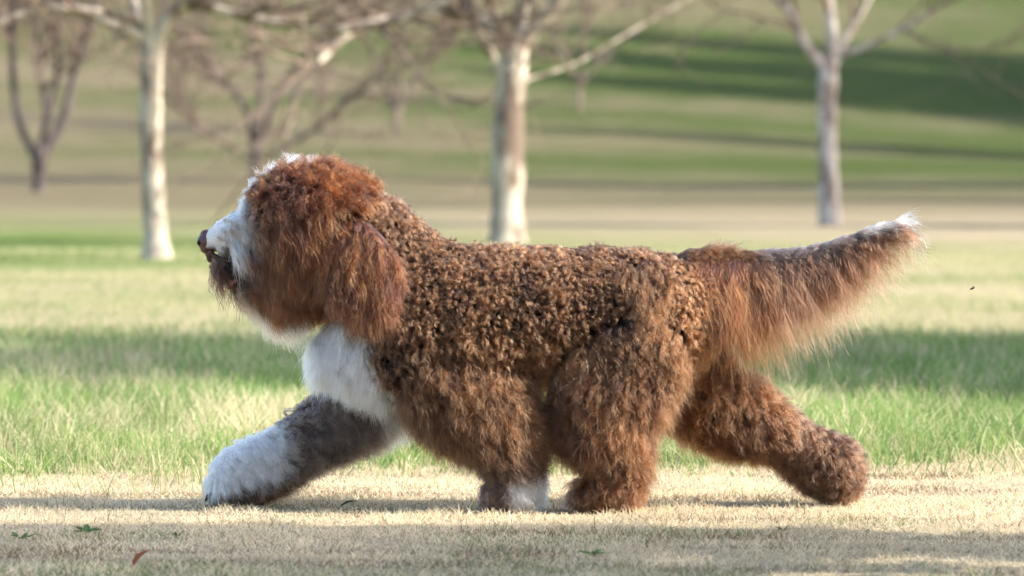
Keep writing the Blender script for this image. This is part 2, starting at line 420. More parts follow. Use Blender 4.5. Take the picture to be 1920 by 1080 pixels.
tree('bare_tree', 'bare tree, bark darkened as if shaded, with several stems at the far left, below the slope', 110, (73, 362),
     [(74, 366, 14), (73, 330, 12), (74, 300, 14), (74, 285, 15)],
     [(8, [(68, 296), (38, 235), (24, 150), (22, 60), (12, 0), (0, -80)], .5),
      (8, [(74, 290), (90, 215), (76, 130), (70, 40), (60, -40)], -.5),
      (9, [(80, 296), (118, 225), (138, 140), (160, 70), (178, 0), (200, -60)], .3),
      (6, [(92, 215), (106, 150), (104, 80), (98, 0)], .8)], M_BARK_DARK_SHADED, G_T, 6, 1.8, 16)
tree('bare_tree', 'brown bare tree with wide spread stems, right behind the crown of the head', 117, (480, 343),
     [(480, 346, 12), (480, 320, 11), (482, 295, 11), (484, 270, 11)],
     [(7, [(478, 290), (462, 205), (415, 150), (362, 90), (330, 50), (290, -20)], .6),
      (9, [(484, 275), (491, 170), (480, 60), (470, -10), (460, -80)], -.4),
      (8, [(488, 265), (528, 165), (580, 100), (645, 45), (700, -20)], .5),
      (5, [(474, 300), (430, 272), (372, 240), (346, 208), (340, 180)], -.9),
      (5, [(490, 300), (560, 262), (610, 228), (680, 170), (720, 130)], -.5)], M_BARK_BROWN, G_T, 7, 2.0, 18)

tree('bare_tree', 'thin bare tree of pale stems on the slope, between the head and the thickest trunk', 138, (742, 268),
     [(742, 272, 7), (743, 240, 6), (745, 205, 6)],
     [(5, [(744, 215), (715, 140), (680, 60), (640, -30), (600, -120)], .8), (5, [(745, 210), (752, 120), (748, 20), (760, -80)], -.5),
      (5, [(746, 212), (790, 140), (850, 60), (900, -30)], .4)], M_BARK_BROWN, G_T, 8, 2.6, 20)
tree('bare_tree', 'thin bare tree high on the slope, just right of the thickest trunk', 150, (1085, 205),
     [(1085, 208, 6), (1086, 180, 5), (1088, 150, 5)],
     [(4, [(1087, 160), (1050, 90), (1010, 20), (980, -60)], .8), (4, [(1088, 155), (1095, 70), (1090, -30)], -.5),
      (4, [(1088, 158), (1150, 90), (1230, 30), (1310, -30)], .4)], M_BARK_BROWN, G_T, 9, 2.6, 16)

# ------------------------------------------------------------------ unseen evergreens, added right of the frame to throw the long shadows
M_LEAF = blade_mat('evergreen_leaf', .25)
def evergreen(name, label, x, y, rx, ry, h, n, leaf, seed, cat, box=False):
    r = np.random.RandomState(seed); z0 = float(ground_z(x, y))
    root = empty(name, (x, y, z0)); tag(root, label, cat)
    u = nrm(r.normal(0, 1, (n, 3))); rr = r.uniform(.55, 1, n) ** .5
    if box:
        p = np.stack([r.uniform(-1, 1, n), r.uniform(-1, 1, n), r.uniform(0, 1, n)], -1)
        f = r.randint(0, 3, n); s_ = np.sign(r.randn(n))
        p[f == 0, 0] = s_[f == 0] * r.uniform(.85, 1, (f == 0).sum()); p[f == 1, 1] = s_[f == 1] * r.uniform(.9, 1, (f == 1).sum()); p[f == 2, 2] = r.uniform(.85, 1, (f == 2).sum())
        c = p * np.array([rx, ry, h])
    else:
        t = r.rand(n); prof = np.clip(1.15 * (1 - t) ** .7, 0, 1) * sst(-.05, .12, t); a = r.uniform(0, 2 * math.pi, n)
        q = r.uniform(.35, 1, n) ** .5 * (1 + .18 * np.sin(a * 5 + t * 31))
        c = np.stack([np.cos(a) * prof * q * rx, np.sin(a) * prof * q * ry, .12 * h + t * .88 * h], -1)
    d1 = nrm(r.normal(0, 1, (n, 3))); d2 = nrm(np.cross(d1, r.normal(0, 1, (n, 3))))
    s = leaf * r.uniform(.6, 1.3, (n, 1))
    V = np.stack([c - d1 * s, c + d2 * s * .45, c + d1 * s, c - d2 * s * .45], 1).reshape(-1, 3) + np.array([x, y, z0])
    i = np.arange(n) * 4
    cc = np.repeat(lerp_cols((.03, .06, .02), (.07, .11, .035), r.rand(n)), 4, 0)
    mesh('foliage', V, np.stack([i, i + 1, i + 2, i + 3], 1).tolist(), M_LEAF, root, False, np.column_stack([cc, np.ones(len(cc))]))
    pts = np.array([(x, y, z0 - .1), (x, y, z0 + h * .4), (x, y, z0 + h * .9)])
    mesh('trunk', *tube(pts, [.05 * h ** .8 + .03, .04 * h ** .8, .02], 8), M_BARK_DARK_SHADED, root)
    return root
evergreen('shade_hedge', 'added unseen dark evergreen hedge right of the lawn, in front of the dog', 4.2, -5.55, 1.0, 4.0, 3.6, 26000, .09, 11, 'shade_hedge', True)  # added out of view to lay shade over the foreground turf
for i, (x, y, rx, ry, h, n, lab) in enumerate([
        (6.6, 5.9, 2.6, 2.1, 8.5, 16000, 'added unseen dense evergreen right of the frame just behind the strip of tall grass'),
        (7.8, 8.2, 2.4, 1.7, 8.0, 12000, 'added unseen smaller dense evergreen right of the frame beyond the tall grass'),
        (17, 48.5, 2.6, 1.5, 16, 9000, 'unseen narrow evergreen right of the frame, added to shade the slim grey tree'),
        (27, 84, 3.5, 3.0, 22, 9000, 'added unseen tall evergreen right of the frame where the lawn dries out'),
        (30, 100.7, 3.5, 3.0, 24, 9000, 'added unseen tall evergreen right of the frame at the foot of the slope'),
        (36, 122.7, 4, 3.4, 27, 9000, 'added unseen tall evergreen right of the frame, halfway up the slope'),
        (38, 142.5, 7, 6.2, 30, 5500, 'added unseen broad evergreen right of the frame, above the middle of the slope'),
        (40, 150.8, 7, 6.2, 34, 6000, 'added unseen tallest evergreen right of the frame, high on the slope'),
        (42, 159.6, 7, 5.0, 34, 5000, 'added unseen last evergreen right of the frame, near the top of the slope')]):
    evergreen('shade_evergreen', lab, x, y, rx, ry, h, n, .12 + .016 * h, 20 + i, 'tree')

# ------------------------------------------------------------------ the dog
def dg(px, py, dep=0.0):
    p = at(px, py); p[1] = dep / S; return p
dog = empty('dog', (0.1, 0, 0))
tag(dog, 'big curly brown and white dog trotting to the left across the straw grass', 'dog')

# chains of rings: (px, py, depth px, half height px, half depth px), without the coat
CH = {
 'torso': [(632, 665, 0, 40, 45), (665, 655, 0, 78, 68), (730, 635, 0, 122, 100), (810, 612, 0, 146, 118), (900, 598, 0, 130, 122), (1000, 584, 0, 114, 118), (1100, 580, 0, 106, 112), (1200, 588, 0, 110, 108), (1275, 585, 0, 96, 92), (1325, 575, 0, 62, 58)],
 'neck': [(800, 580, 0, 100, 92), (735, 505, 0, 96, 82), (665, 440, 0, 88, 74)],
 'skull': [(650, 405, 0, 66, 66), (585, 388, 0, 70, 74), (525, 392, 0, 58, 66), (494, 410, 0, 42, 50)],
 'muzzle': [(510, 432, 0, 46, 46), (455, 432, 0, 36, 36), (415, 443, 0, 27, 29), (394, 455, 0, 20, 23)],
 'cheek': [(590, 470, 0, 80, 66), (540, 505, 0, 58, 54), (500, 525, 0, 36, 38), (455, 530, 0, 18, 24)],
 'ear_near': [(618, 425, -50, 34, 16), (655, 452, -88, 54, 18), (684, 492, -104, 62, 15), (697, 522, -106, 50, 11)],
 'ear_far': [(618, 425, 50, 34, 16), (640, 440, 92, 46, 16), (650, 495, 104, 50, 15), (655, 530, 106, 40, 11)],
 'leg_front_near': [(800, 640, -62, 96, 48), (862, 718, -70, 88, 48), (930, 785, -74, 70, 46), (955, 845, -76, 42, 42), (964, 890, -78, 36, 40), (958, 915, -78, 36, 42), (940, 926, -78, 30, 40)],
 'leg_front_far': [(740, 690, 62, 84, 48), (680, 752, 68, 62, 46), (605, 808, 72, 47, 42), (550, 840, 74, 40, 38), (500, 868, 74, 44, 44), (458, 892, 74, 50, 50), (428, 908, 74, 42, 48), (420, 916, 74, 34, 42)],
 'leg_hind_near': [(1195, 600, -58, 108, 52), (1150, 690, -72, 98, 50), (1126, 765, -78, 78, 48), (1146, 835, -78, 52, 42), (1156, 880, -78, 38, 38), (1146, 916, -78, 31, 38), (1105, 924, -78, 24, 36)],
 'leg_hind_far': [(1230, 620, 58, 95, 52), (1300, 720, 70, 74, 48), (1370, 770, 74, 62, 46), (1440, 806, 76, 42, 40), (1490, 834, 76, 35, 36), (1538, 866, 76, 47, 46), (1568, 884, 76, 45, 48), (1574, 902, 76, 32, 42)],
 'tail': [(1295, 506, 0, 38, 38), (1350, 496, 0, 26, 24), (1420, 488, 0, 15, 14), (1500, 480, 0, 12, 11), (1580, 454, 0, 9, 9), (1640, 431, 0, 7, 7), (1684, 420, 0, 5, 5)],
}
NAMES = list(CH); RID = {n: i for i, n in enumerate(NAMES)}
bag = Bag(); SEG = []
for nm, rows in CH.items():
    q = spline(rows, len(rows) * 4)
    pts = np.array([dg(a, b, c) for a, b, c, _, _ in q])
    bag.add(tube(pts, np.maximum(q[:, 3], 3) / S, 20, np.maximum(q[:, 4], 3) / S))
    SEG.append((pts, np.maximum(q[:, 3], 3) / S, np.maximum(q[:, 4], 3) / S))
me0 = bpy.data.meshes.new('tmp'); me0.from_pydata([tuple(v) for v in bag.V], [], bag.F)
tmp = bpy.data.objects.new('tmp', me0); COL.objects.link(tmp)
md = tmp.modifiers.new('r', 'REMESH'); md.mode = 'VOXEL'; md.voxel_size = 0.011; md.use_smooth_shade = True
ms = tmp.modifiers.new('s', 'SMOOTH'); ms.factor = .6; ms.iterations = 6
dep = bpy.context.evaluated_depsgraph_get()
body_me = bpy.data.meshes.new_from_object(tmp.evaluated_get(dep)); body_me.name = 'body'
bpy.data.objects.remove(tmp)
body_me.materials.clear()

def region(P):
    """index of the chain whose surface is nearest"""
    best = np.full(len(P), 1e9); idx = np.zeros(len(P), int)
    for i, (pts, r1, r2) in enumerate(SEG):
        d = np.full(len(P), 1e9)
        for p, a, b in zip(pts, r1, r2):
            v = P - p; q = np.sqrt((v[:, 0] ** 2 + v[:, 2] ** 2) / a ** 2 + v[:, 1] ** 2 / b ** 2)
            d = np.minimum(d, (q - 1) * min(a, b))
        if NAMES[i].startswith('ear'): d -= .006
        w = d < best; best[w] = d[w]; idx[w] = i
    return idx

def px_of(P):
    return P[:, 0] * S + 960, HOR + (CAM_H - P[:, 2]) * S

BROWN, BROWN_T = np.array((.0185, .0077, .0035)), np.array((.104, .0455, .0188))  # roots darker than bleached tips, partly painting shade into gaps between tufts
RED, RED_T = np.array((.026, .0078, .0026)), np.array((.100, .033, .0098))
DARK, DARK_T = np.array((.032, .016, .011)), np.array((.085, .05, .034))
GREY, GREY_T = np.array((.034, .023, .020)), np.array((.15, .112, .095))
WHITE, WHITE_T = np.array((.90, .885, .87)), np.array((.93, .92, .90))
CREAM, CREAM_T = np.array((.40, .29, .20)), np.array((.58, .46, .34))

def coat_colour(P, rid):
    """root and tip colour of the coat markings at a point on the body"""
    x, y = px_of(P); n = len(P)
    c0 = np.tile(BROWN, (n, 1)); c1 = np.tile(BROWN_T, (n, 1))
    jig = 14 * (vnoise(P[:, 0], P[:, 2] + P[:, 1] * .7, 28, 77) - .5) * 2
    def put(mask, a, b):
        nonlocal c0, c1
        m = np.clip(mask, 0, 1)[:, None]; c0 = c0 * (1 - m) + a * m; c1 = c1 * (1 - m) + b * m
    is_ = lambda *k: np.isin(rid, [RID[q] for q in k])
    head = is_('skull', 'cheek', 'ear_near', 'ear_far', 'muzzle')
    put(head * 1.0, RED, RED_T)
    put(is_('leg_hind_near', 'leg_hind_far') * sst(640, 760, y + jig) * .35, RED, RED_T)
    put(is_('torso', 'neck') * sst(830, 700, x + jig) * .45, DARK, DARK_T)
    put(is_('leg_front_near') * sst(800, 900, y + jig) * .5, DARK, GREY_T)
    put(is_('leg_hind_far') * sst(1420, 1500, x) * .45, DARK, DARK_T)
    put(is_('leg_hind_near') * sst(895, 925, y) * sst(1110, 1085, x), DARK, DARK_T)
    # face: white muzzle, narrow blaze over the forehead, dark eye patch
    dy = np.abs(P[:, 1] * S)
    put(head * sst(366, 392, y + jig * .5) * sst(484, 448, x + jig) * sst(474, 452, y + jig * .5 + (x - 440) * .15), WHITE, WHITE_T)
    put(is_('skull') * sst(20, 8, dy + jig * .4) * sst(590, 535, x + jig), WHITE, WHITE_T)
    put(head * sst(30, 18, np.hypot((x - 484) / 1.1, y - 412)) * (dy > 26), DARK, DARK_T)
    put(head * sst(470, 500, x) * sst(560, 530, x) * sst(425, 450, y) * sst(520, 480, y), DARK, RED_T)
    put(is_('muzzle', 'cheek') * sst(455, 470, y) * sst(450, 425, x), DARK, RED)
    # under the jaw: cream then white; chest bib white
    put(is_('cheek', 'muzzle', 'torso', 'neck') * sst(26, 14, dy) * sst(515, 535, y) * sst(580, 545, x), CREAM * (.55 + .45 * sst(450, 500, x))[:, None], CREAM * .6 + (WHITE_T - CREAM * .6) * sst(470, 520, x)[:, None])
    bib = is_('torso', 'neck', 'leg_front_near', 'leg_front_far') * sst(16, -16, x + jig - (690 + (y - 640) * .52)) * sst(585, 605, y) * sst(830, 800, y)
    put(bib * (rid != RID['leg_front_far']), WHITE, WHITE_T)
    put(is_('leg_front_far') * sst(660, 690, x - (y - 700) * .1), WHITE, WHITE_T)
    # far front leg: grey brown with a white front and foot
    fl = is_('leg_front_far')
    put(fl * sst(716, 690, x), GREY, GREY_T)
    ax = (x - 690) * (-.80) + (y - 745) * .60; ay = (x - 690) * .60 + (y - 745) * .80         # along / across the leg
    put(fl * sst(165, 215, ax + jig) * sst(10, -12, ay + jig * .6), WHITE, WHITE_T)
    put(fl * sst(236, 262, ax + jig * .7), WHITE, WHITE_T)
    put(fl * sst(914, 928, y + (x - 400) * .25), DARK, DARK_T)
    put(is_('leg_front_near') * sst(945, 968, x + jig) * sst(868, 900, y), WHITE, WHITE_T)
    # tail: grey along the top, red below, white streak at the tip
    tl = is_('tail')
    put(tl * 1.0, BROWN, BROWN_T)
    put(tl * sst(1390, 1440, x), GREY, GREY_T * 1.2)
    put(tl * sst(1600, 1640, x) * (P[:, 2] > np.interp(x, [1400, 1500, 1580, 1640, 1684], [dg(0, q)[2] for q in (490, 484, 458, 434, 420)])), CREAM, WHITE_T)
    return c0, c1

# body skin takes the marking colours, darkened as painted shade between tufts
vv = np.empty(len(body_me.vertices) * 3, np.float32); body_me.vertices.foreach_get('co', vv); vv = vv.reshape(-1, 3).astype(float)
vr = region(vv); vc, _ = coat_colour(vv, vr)
ca = body_me.attributes.new('col', 'FLOAT_COLOR', 'POINT'); ca.data.foreach_set('color', np.column_stack([vc * .7, np.ones(len(vc))]).astype(np.float32).ravel())
M_SKIN, nt, out = mat('dog_skin')
_a = nt.nodes.new('ShaderNodeAttribute'); _a.attribute_name = 'col'; _d = nt.nodes.new('ShaderNodeBsdfDiffuse')
nt.links.new(_a.outputs['Color'], _d.inputs['Color']); nt.links.new(_d.outputs[0], out.inputs[0])
body_me.materials.append(M_SKIN)
link('body', body_me, dog)
M_HAIR = hair_mat('dog_hair')

# --- guide points spread evenly over the skin
body_me.calc_loop_triangles()
tri = np.empty(len(body_me.loop_triangles) * 3, np.int32); body_me.loop_triangles.foreach_get('vertices', tri); tri = tri.reshape(-1, 3)
nn = np.empty(len(vv) * 3, np.float32); body_me.vertices.foreach_get('normal', nn); nn = nn.reshape(-1, 3).astype(float)
A, B, C_ = vv[tri[:, 0]], vv[tri[:, 1]], vv[tri[:, 2]]
area = .5 * np.linalg.norm(np.cross(B - A, C_ - A), axis=1)

def scatter(count, cell, seed):
    r = np.random.RandomState(seed)
    t = r.choice(len(tri), count, p=area / area.sum()); u, v = r.rand(count), r.rand(count)
    f = u + v > 1; u[f], v[f] = 1 - u[f], 1 - v[f]; w = 1 - u - v
    P = A[t] * w[:, None] + B[t] * u[:, None] + C_[t] * v[:, None]
    N = nrm(nn[tri[t, 0]] * w[:, None] + nn[tri[t, 1]] * u[:, None] + nn[tri[t, 2]] * v[:, None])
    key = np.floor(P / cell).astype(np.int64); h = key[:, 0] * 73856093 ^ key[:, 1] * 19349663 ^ key[:, 2] * 83492791
    _, first = np.unique(h, return_index=True)
    return P[first], N[first]

def hair(name, P, N, L, d0, d1, amp, turns, spread, nch, c0, c1, rad=.00042, K=8, clump=.75, frizz=.15, bow=1.0, seed=1, lvar=.25, cvar=.28, phase_jit=.5, parent=None, cm=None):
    """tufts: each guide bends from d0 to d1, curls as a helix, and carries nch strands gathered towards its tip"""
    r = np.random.RandomState(seed); n = len(P)
    if n == 0: return
    ex = lambda v: np.broadcast_to(np.asarray(v, float), (n,))
    L, amp, turns, spread, clump = ex(L) * r.uniform(1 - lvar, 1 + lvar, n), ex(amp), ex(turns), ex(spread), ex(clump)
    t = np.linspace(0, 1, K)
    b = np.clip(t[None, :] ** bow, 0, 1)
    D = nrm(nrm(d0)[:, None] * (1 - b)[..., None] + nrm(d1)[:, None] * b[..., None])
    G = np.zeros((n, K, 3)); G[:, 1:] = np.cumsum(.5 * (D[:, 1:] + D[:, :-1]), 1) * (L / (K - 1))[:, None, None]
    mean = nrm(G[:, -1]); rv = nrm(r.normal(0, 1, (n, 3))); e1 = nrm(np.cross(mean, rv)); e2 = np.cross(mean, e1)
    ph = r.uniform(0, 2 * math.pi, n); hand = np.sign(r.randn(n))
    tv = np.exp(cvar * r.normal(0, 1, n))
    j = np.repeat(np.arange(n), nch); m = len(j)
    f1 = nrm(np.cross(N, r.normal(0, 1, (n, 3)))); f2 = np.cross(N, f1)
    rr = np.sqrt(r.rand(m)) * spread[j]; th = r.uniform(0, 2 * math.pi, m)
    off = f1[j] * (rr * np.cos(th))[:, None] + f2[j] * (rr * np.sin(th))[:, None]
    ls = r.uniform(.72, 1.12, m)
    stray = r.rand(m) < .08
    cl = clump[j] * r.uniform(.6, 1.1, m) * np.where(stray, .2, 1)
    pull = 1 - cl[:, None] * (t[None] ** .8)
    X = P[j][:, None] + G[j] * ls[:, None, None] + off[:, None] * pull[..., None]
    a_ = (amp[j] * r.uniform(.6, 1.3, m) * np.where(stray, 1.7, 1))[:, None] * sst(0, .45, t)[None]
    phi = ph[j][:, None] + r.normal(0, phase_jit, m)[:, None] + (hand[j] * turns[j] * 2 * math.pi)[:, None] * t[None] * ls[:, None]
    X += e1[j][:, None] * (a_ * np.cos(phi))[..., None] + e2[j][:, None] * (a_ * np.sin(phi))[..., None]
    wv = r.normal(0, 1, (m, 3)) * (L[j] * frizz)[:, None]
    X += wv[:, None] * (t ** 2)[None, :, None]
    X[..., 2] = np.maximum(X[..., 2], .004)
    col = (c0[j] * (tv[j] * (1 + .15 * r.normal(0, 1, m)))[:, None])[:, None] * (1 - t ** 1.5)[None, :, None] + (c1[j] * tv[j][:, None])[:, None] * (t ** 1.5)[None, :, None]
    if cm is not None:
        w_ = np.clip(1 - np.abs(t - .56) / .44, 0, 1)[None, :, None]; col = col * (1 - w_) + (cm[j] * tv[j][:, None])[:, None] * w_
    rd = (rad * r.uniform(.75, 1.25, m))[:, None] * (1 - .65 * t ** 2)[None]
    curves(name, X, rd, np.clip(col, .008, .93), M_HAIR, parent or dog)
    TOTAL.append(m); return m

TOTAL = []
DOWN = np.array([0, 0, -1.0]); RIGHT = np.array([1.0, 0, 0])
def vec(x, y, z, n): return np.tile(np.array([x, y, z], float), (n, 1))

P, N = scatter(260000, .0088, 5)
rid = region(P); X_, Y_ = px_of(P); c0, c1 = coat_colour(P, rid)
isr = lambda *k: np.isin(rid, [RID[q] for q in k])
facing = N[:, 1] < .35                                      # tufts on the far side are thinned out
rs = np.random.RandomState(3)
keep = facing | (rs.rand(len(P)) < .5)
keep &= np.hypot(X_ - 474, Y_ - 403) > 11                  # the eye stays clear
white_bib = (c0[:, 2] > .5)
patch = np.exp(.55 * (vnoise(P[:, 0] + P[:, 1], P[:, 2], 9, 91) - .5) * 2 + .35 * (vnoise(P[:, 0], P[:, 2] + P[:, 1], 24, 92) - .5) * 2)[:, None]   # uneven bleaching of the coat
c0, c1 = np.where(white_bib[:, None], c0, c0 * patch), np.where(white_bib[:, None], c1, c1 * patch)

# short curly body coat
s = keep & isr('torso', 'neck') & ~white_bib & ~((X_ < 640) & (Y_ > 520))
n = s.sum(); rnd = nrm(rs.normal(0, 1, (n, 3)))
low = sst(560, 700, Y_[s])
swirl = np.stack([vnoise(P[s][:, 0], P[s][:, 2], 22, 95) - .5, np.zeros(n), vnoise(P[s][:, 0], P[s][:, 2], 22, 96) - .5], -1) * 2.2
rnd = rnd * (1 - .45 * low)[:, None] + swirl
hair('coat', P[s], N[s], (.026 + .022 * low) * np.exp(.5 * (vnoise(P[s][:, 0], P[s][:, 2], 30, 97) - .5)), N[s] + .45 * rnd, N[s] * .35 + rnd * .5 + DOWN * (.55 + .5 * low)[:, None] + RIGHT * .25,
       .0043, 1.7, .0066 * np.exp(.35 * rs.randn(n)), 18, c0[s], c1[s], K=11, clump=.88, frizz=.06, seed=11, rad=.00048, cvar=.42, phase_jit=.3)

# chest bib
s = keep & isr('torso', 'neck') & white_bib
hair('chest_hair', P[s], N[s], .06, N[s] * .9 + DOWN * .5, DOWN + RIGHT * .25 + N[s] * .25, .004, .9, .0095, 24, c0[s], c1[s], K=8, clump=.65, frizz=.12, seed=12, rad=.0004, cvar=.10)

# legs
for nm, ln, comb, fn, seed in (('leg_front_near', .075, (.45, -.1, -1), 'front_leg_hair', 13), ('leg_front_far', .066, (.65, 0, -.75), 'front_leg_hair', 14),
                               ('leg_hind_near', .078, (.1, -.1, -1), 'hind_leg_hair', 15), ('leg_hind_far', .066, (.45, -.1, -.9), 'hind_leg_hair', 16)):
    s = keep & isr(nm); n = s.sum(); rnd = nrm(rs.normal(0, 1, (n, 3)))
    foot = sst(905, 940, Y_[s]); wh = (c0[s][:, 2] > .4) * 1.0; swl = np.stack([vnoise(P[s][:, 0], P[s][:, 2], 18, seed) - .5, np.zeros(n), vnoise(P[s][:, 0], P[s][:, 2], 18, seed + 40) - .5], -1) * (1.2 - .8 * wh)[:, None]
    hair(fn, P[s], N[s], ln * (1 - .3 * sst(790, 870, Y_[s])) * (1 - .4 * foot) * (1 - .25 * sst(760, 640, Y_[s])), N[s] * .75 + .55 * nrm(vec(*comb, n)) + .2 * rnd, N[s] * .22 + vec(*comb, n) + .28 * rnd + swl,
         .0055 * (1 - .7 * wh), 1.4, .0085 + .003 * wh, 19, c0[s], c1[s], K=9, clump=.82 - .45 * wh, frizz=.09 + .03 * wh.mean(), seed=seed, cvar=.34)

# skull: loose curls combed up and back
s = keep & isr('skull'); n = s.sum(); rnd = nrm(rs.normal(0, 1, (n, 3)))
side = sst(352, 410, Y_[s]) * sst(470, 520, X_[s])
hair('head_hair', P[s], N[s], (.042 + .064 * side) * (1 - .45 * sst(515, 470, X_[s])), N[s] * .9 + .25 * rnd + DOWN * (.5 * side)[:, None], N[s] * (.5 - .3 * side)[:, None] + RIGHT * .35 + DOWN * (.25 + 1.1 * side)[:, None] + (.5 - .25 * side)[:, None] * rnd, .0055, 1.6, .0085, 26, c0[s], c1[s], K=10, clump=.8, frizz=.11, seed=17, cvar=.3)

# muzzle: fine hair fanning back and down from the nose
s = keep & isr('muzzle') & (X_ > 404); n = s.sum(); rnd = nrm(rs.normal(0, 1, (n, 3)))
back = sst(400, 470, X_[s]); tint = (rs.rand(n) < .05 + .22 * back)[:, None] * 1.0
under = sst(445, 470, Y_[s])
hair('muzzle_hair', P[s], N[s], .020 + .030 * back * rs.uniform(.4, 1.3, n) + .022 * under * sst(405, 430, X_[s]), N[s] * .55 + RIGHT * .7 + .2 * rnd, RIGHT * .6 + DOWN * .8 + N[s] * .2 + .35 * rnd, .002, .9, .008, 34, c0[s] * (1 - tint) + (DARK * .5 + CREAM * .3) * tint, c1[s] * (1 - tint) + CREAM * tint, K=9, clump=.55, frizz=.2, seed=18, rad=.0004, cvar=.16)

# cheeks and beard: long straight curtains
s = keep & (isr('cheek') | (isr('torso', 'neck') & (X_ < 640) & (Y_ > 520) & ~white_bib)); n = s.sum(); rnd = nrm(rs.normal(0, 1, (n, 3)))
bx = sst(600, 470, X_[s])
hair('beard', P[s], N[s], (.075 + .02 * bx) * (1 - .45 * sst(500, 455, X_[s])), N[s] * (.8 - .55 * bx)[:, None] + DOWN * .6 + RIGHT * (.3 * bx)[:, None], DOWN + N[s] * .10 + RIGHT * (.15 + .42 * bx)[:, None] + .12 * rnd, .003, 1.6, .011, 34, c0[s], c1[s], K=9, clump=.7, frizz=.09, seed=19, cvar=.45)

# ears
for nm, seed in (('ear_near', 20), ('ear_far', 21)):
    s = keep & isr(nm); n = s.sum(); rnd = nrm(rs.normal(0, 1, (n, 3)))
    low = sst(400, 560, Y_[s])
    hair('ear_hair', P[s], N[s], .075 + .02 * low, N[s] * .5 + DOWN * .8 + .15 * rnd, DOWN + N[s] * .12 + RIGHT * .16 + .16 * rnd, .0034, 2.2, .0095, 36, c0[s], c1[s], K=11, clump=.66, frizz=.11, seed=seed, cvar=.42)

# tail: short grey top, long feathering that hangs below
s = isr('tail'); n = s.sum(); rnd = nrm(rs.normal(0, 1, (n, 3)))
x = X_[s]; up = N[s][:, 2]
hair('tail_hair', P[s], N[s], .026 - .010 * sst(1420, 1380, x) + .032 * sst(1580, 1680, x), N[s] * .5 + RIGHT * .7 + DOWN * -.1, RIGHT + DOWN * .25 + N[s] * .2 + .15 * rnd, .002, .8, .009, 20, c0[s], c1[s], K=7, clump=.5, frizz=.12, seed=22, cvar=.12)
Pf, Nf = scatter(260000, .0055, 6); rf = region(Pf); xf, yf = px_of(Pf)
s = (rf == RID['tail']) & (Nf[:, 2] < .75); Pf, Nf, xf = Pf[s], Nf[s], xf[s]; n = len(Pf); rnd = nrm(rs.normal(0, 1, (n, 3)))
ln = np.interp(xf, [1290, 1340, 1400, 1460, 1520, 1580, 1640, 1700], [.20, .25, .265, .245, .21, .175, .14, .10]) * rs.uniform(.3, 1.08, n)
g = sst(1380, 1450, xf)[:, None]
k0 = RED * .95 * (1 - g) + GREY * g; k1 = RED_T * 1.0 * (1 - g) + (CREAM_T * .06 + RED_T * .8) * g; km = RED_T * .8 * (1 - g) + (GREY_T * .08 + RED_T * .62) * g
tipw = sst(1630, 1675, xf)[:, None] * (Nf[:, 2:3] > .15); k0 = k0 * (1 - tipw) + CREAM * tipw; k1 = k1 * (1 - tipw) + WHITE_T * tipw
back = np.interp(xf, [1300, 1380, 1480, 1600, 1680], [.02, .08, .35, .7, 1.4])[:, None]
hair('tail_feathering', Pf, Nf, ln, RIGHT * back * 1.3 + Nf * .35 + DOWN * .5, DOWN + RIGHT * back * .75 + Nf * .10 + .16 * rnd, .0075, 1.5, .010, 13, k0, k1, K=12, clump=.6, frizz=.10, bow=.6, seed=23, cvar=.22, lvar=.1, rad=.00034, cm=km * (1 - tipw) + CREAM * tipw)
# small tuft over the root of the tail
s = isr('tail', 'torso') & (X_ > 1310) & (X_ < 1370) & (N[:, 2] > .75); n = s.sum()
hair('tail_tuft', P[s], N[s], .034, N[s] * .7 + RIGHT * .6, RIGHT + N[s] * .25, .003, 1.0, .008, 7, c0[s], c1[s], K=8, clump=.5, frizz=.25, seed=24)

# moustache that falls over the corner of the mouth
n = 260; mx_ = rs.uniform(436, 520, n); sd_ = np.sign(rs.randn(n)); my_ = 462 + rs.uniform(-12, 16, n); mp_ = np.array([dg(a, b, c) for a, b, c in zip(mx_, my_, sd_ * np.interp(mx_, [436, 520], [30, 46]))])
mw = (sst(470, 440, mx_ + rs.normal(0, 10, n)) * .8)[:, None]
hair('moustache', mp_, np.column_stack([np.zeros(n), sd_, -.3 * np.ones(n)]), rs.uniform(.05, .085, n), np.column_stack([.2 * np.ones(n), sd_ * .6, -.8 * np.ones(n)]), np.column_stack([.35 * np.ones(n), sd_ * .05, -np.ones(n)]), .003, 1.4, .007, 18,
     (DARK * .6 + RED * .4) * (1 - mw) + WHITE * mw, RED_T * .8 * (1 - mw) + WHITE * mw, K=10, clump=.6, frizz=.12, seed=26, rad=.0004, cvar=.3)
# cream beard that shows below the brown cheek hair
n = 420; bx_ = rs.uniform(446, 575, n); by_ = np.interp(bx_, [446, 500, 575], [541, 553, 556]) + rs.uniform(-6, 14, n); bp_ = np.array([dg(a, b, c) for a, b, c in zip(bx_, by_, rs.uniform(-30, 30, n))])
bw = sst(450, 520, bx_)[:, None]
hair('chin_beard', bp_, np.tile(DOWN, (n, 1)), np.interp(bx_, [446, 480, 530, 575], [.045, .085, .115, .05]), DOWN + RIGHT * .15 + np.zeros((n, 3)), DOWN + RIGHT * .42 + np.zeros((n, 3)), .0025, 1.2, .008, 14,
     CREAM * .5 * (1 - bw) + CREAM_T * bw, CREAM * .7 * (1 - bw) + WHITE * bw, K=10, clump=.45, frizz=.09, seed=27, rad=.0004, cvar=.16)
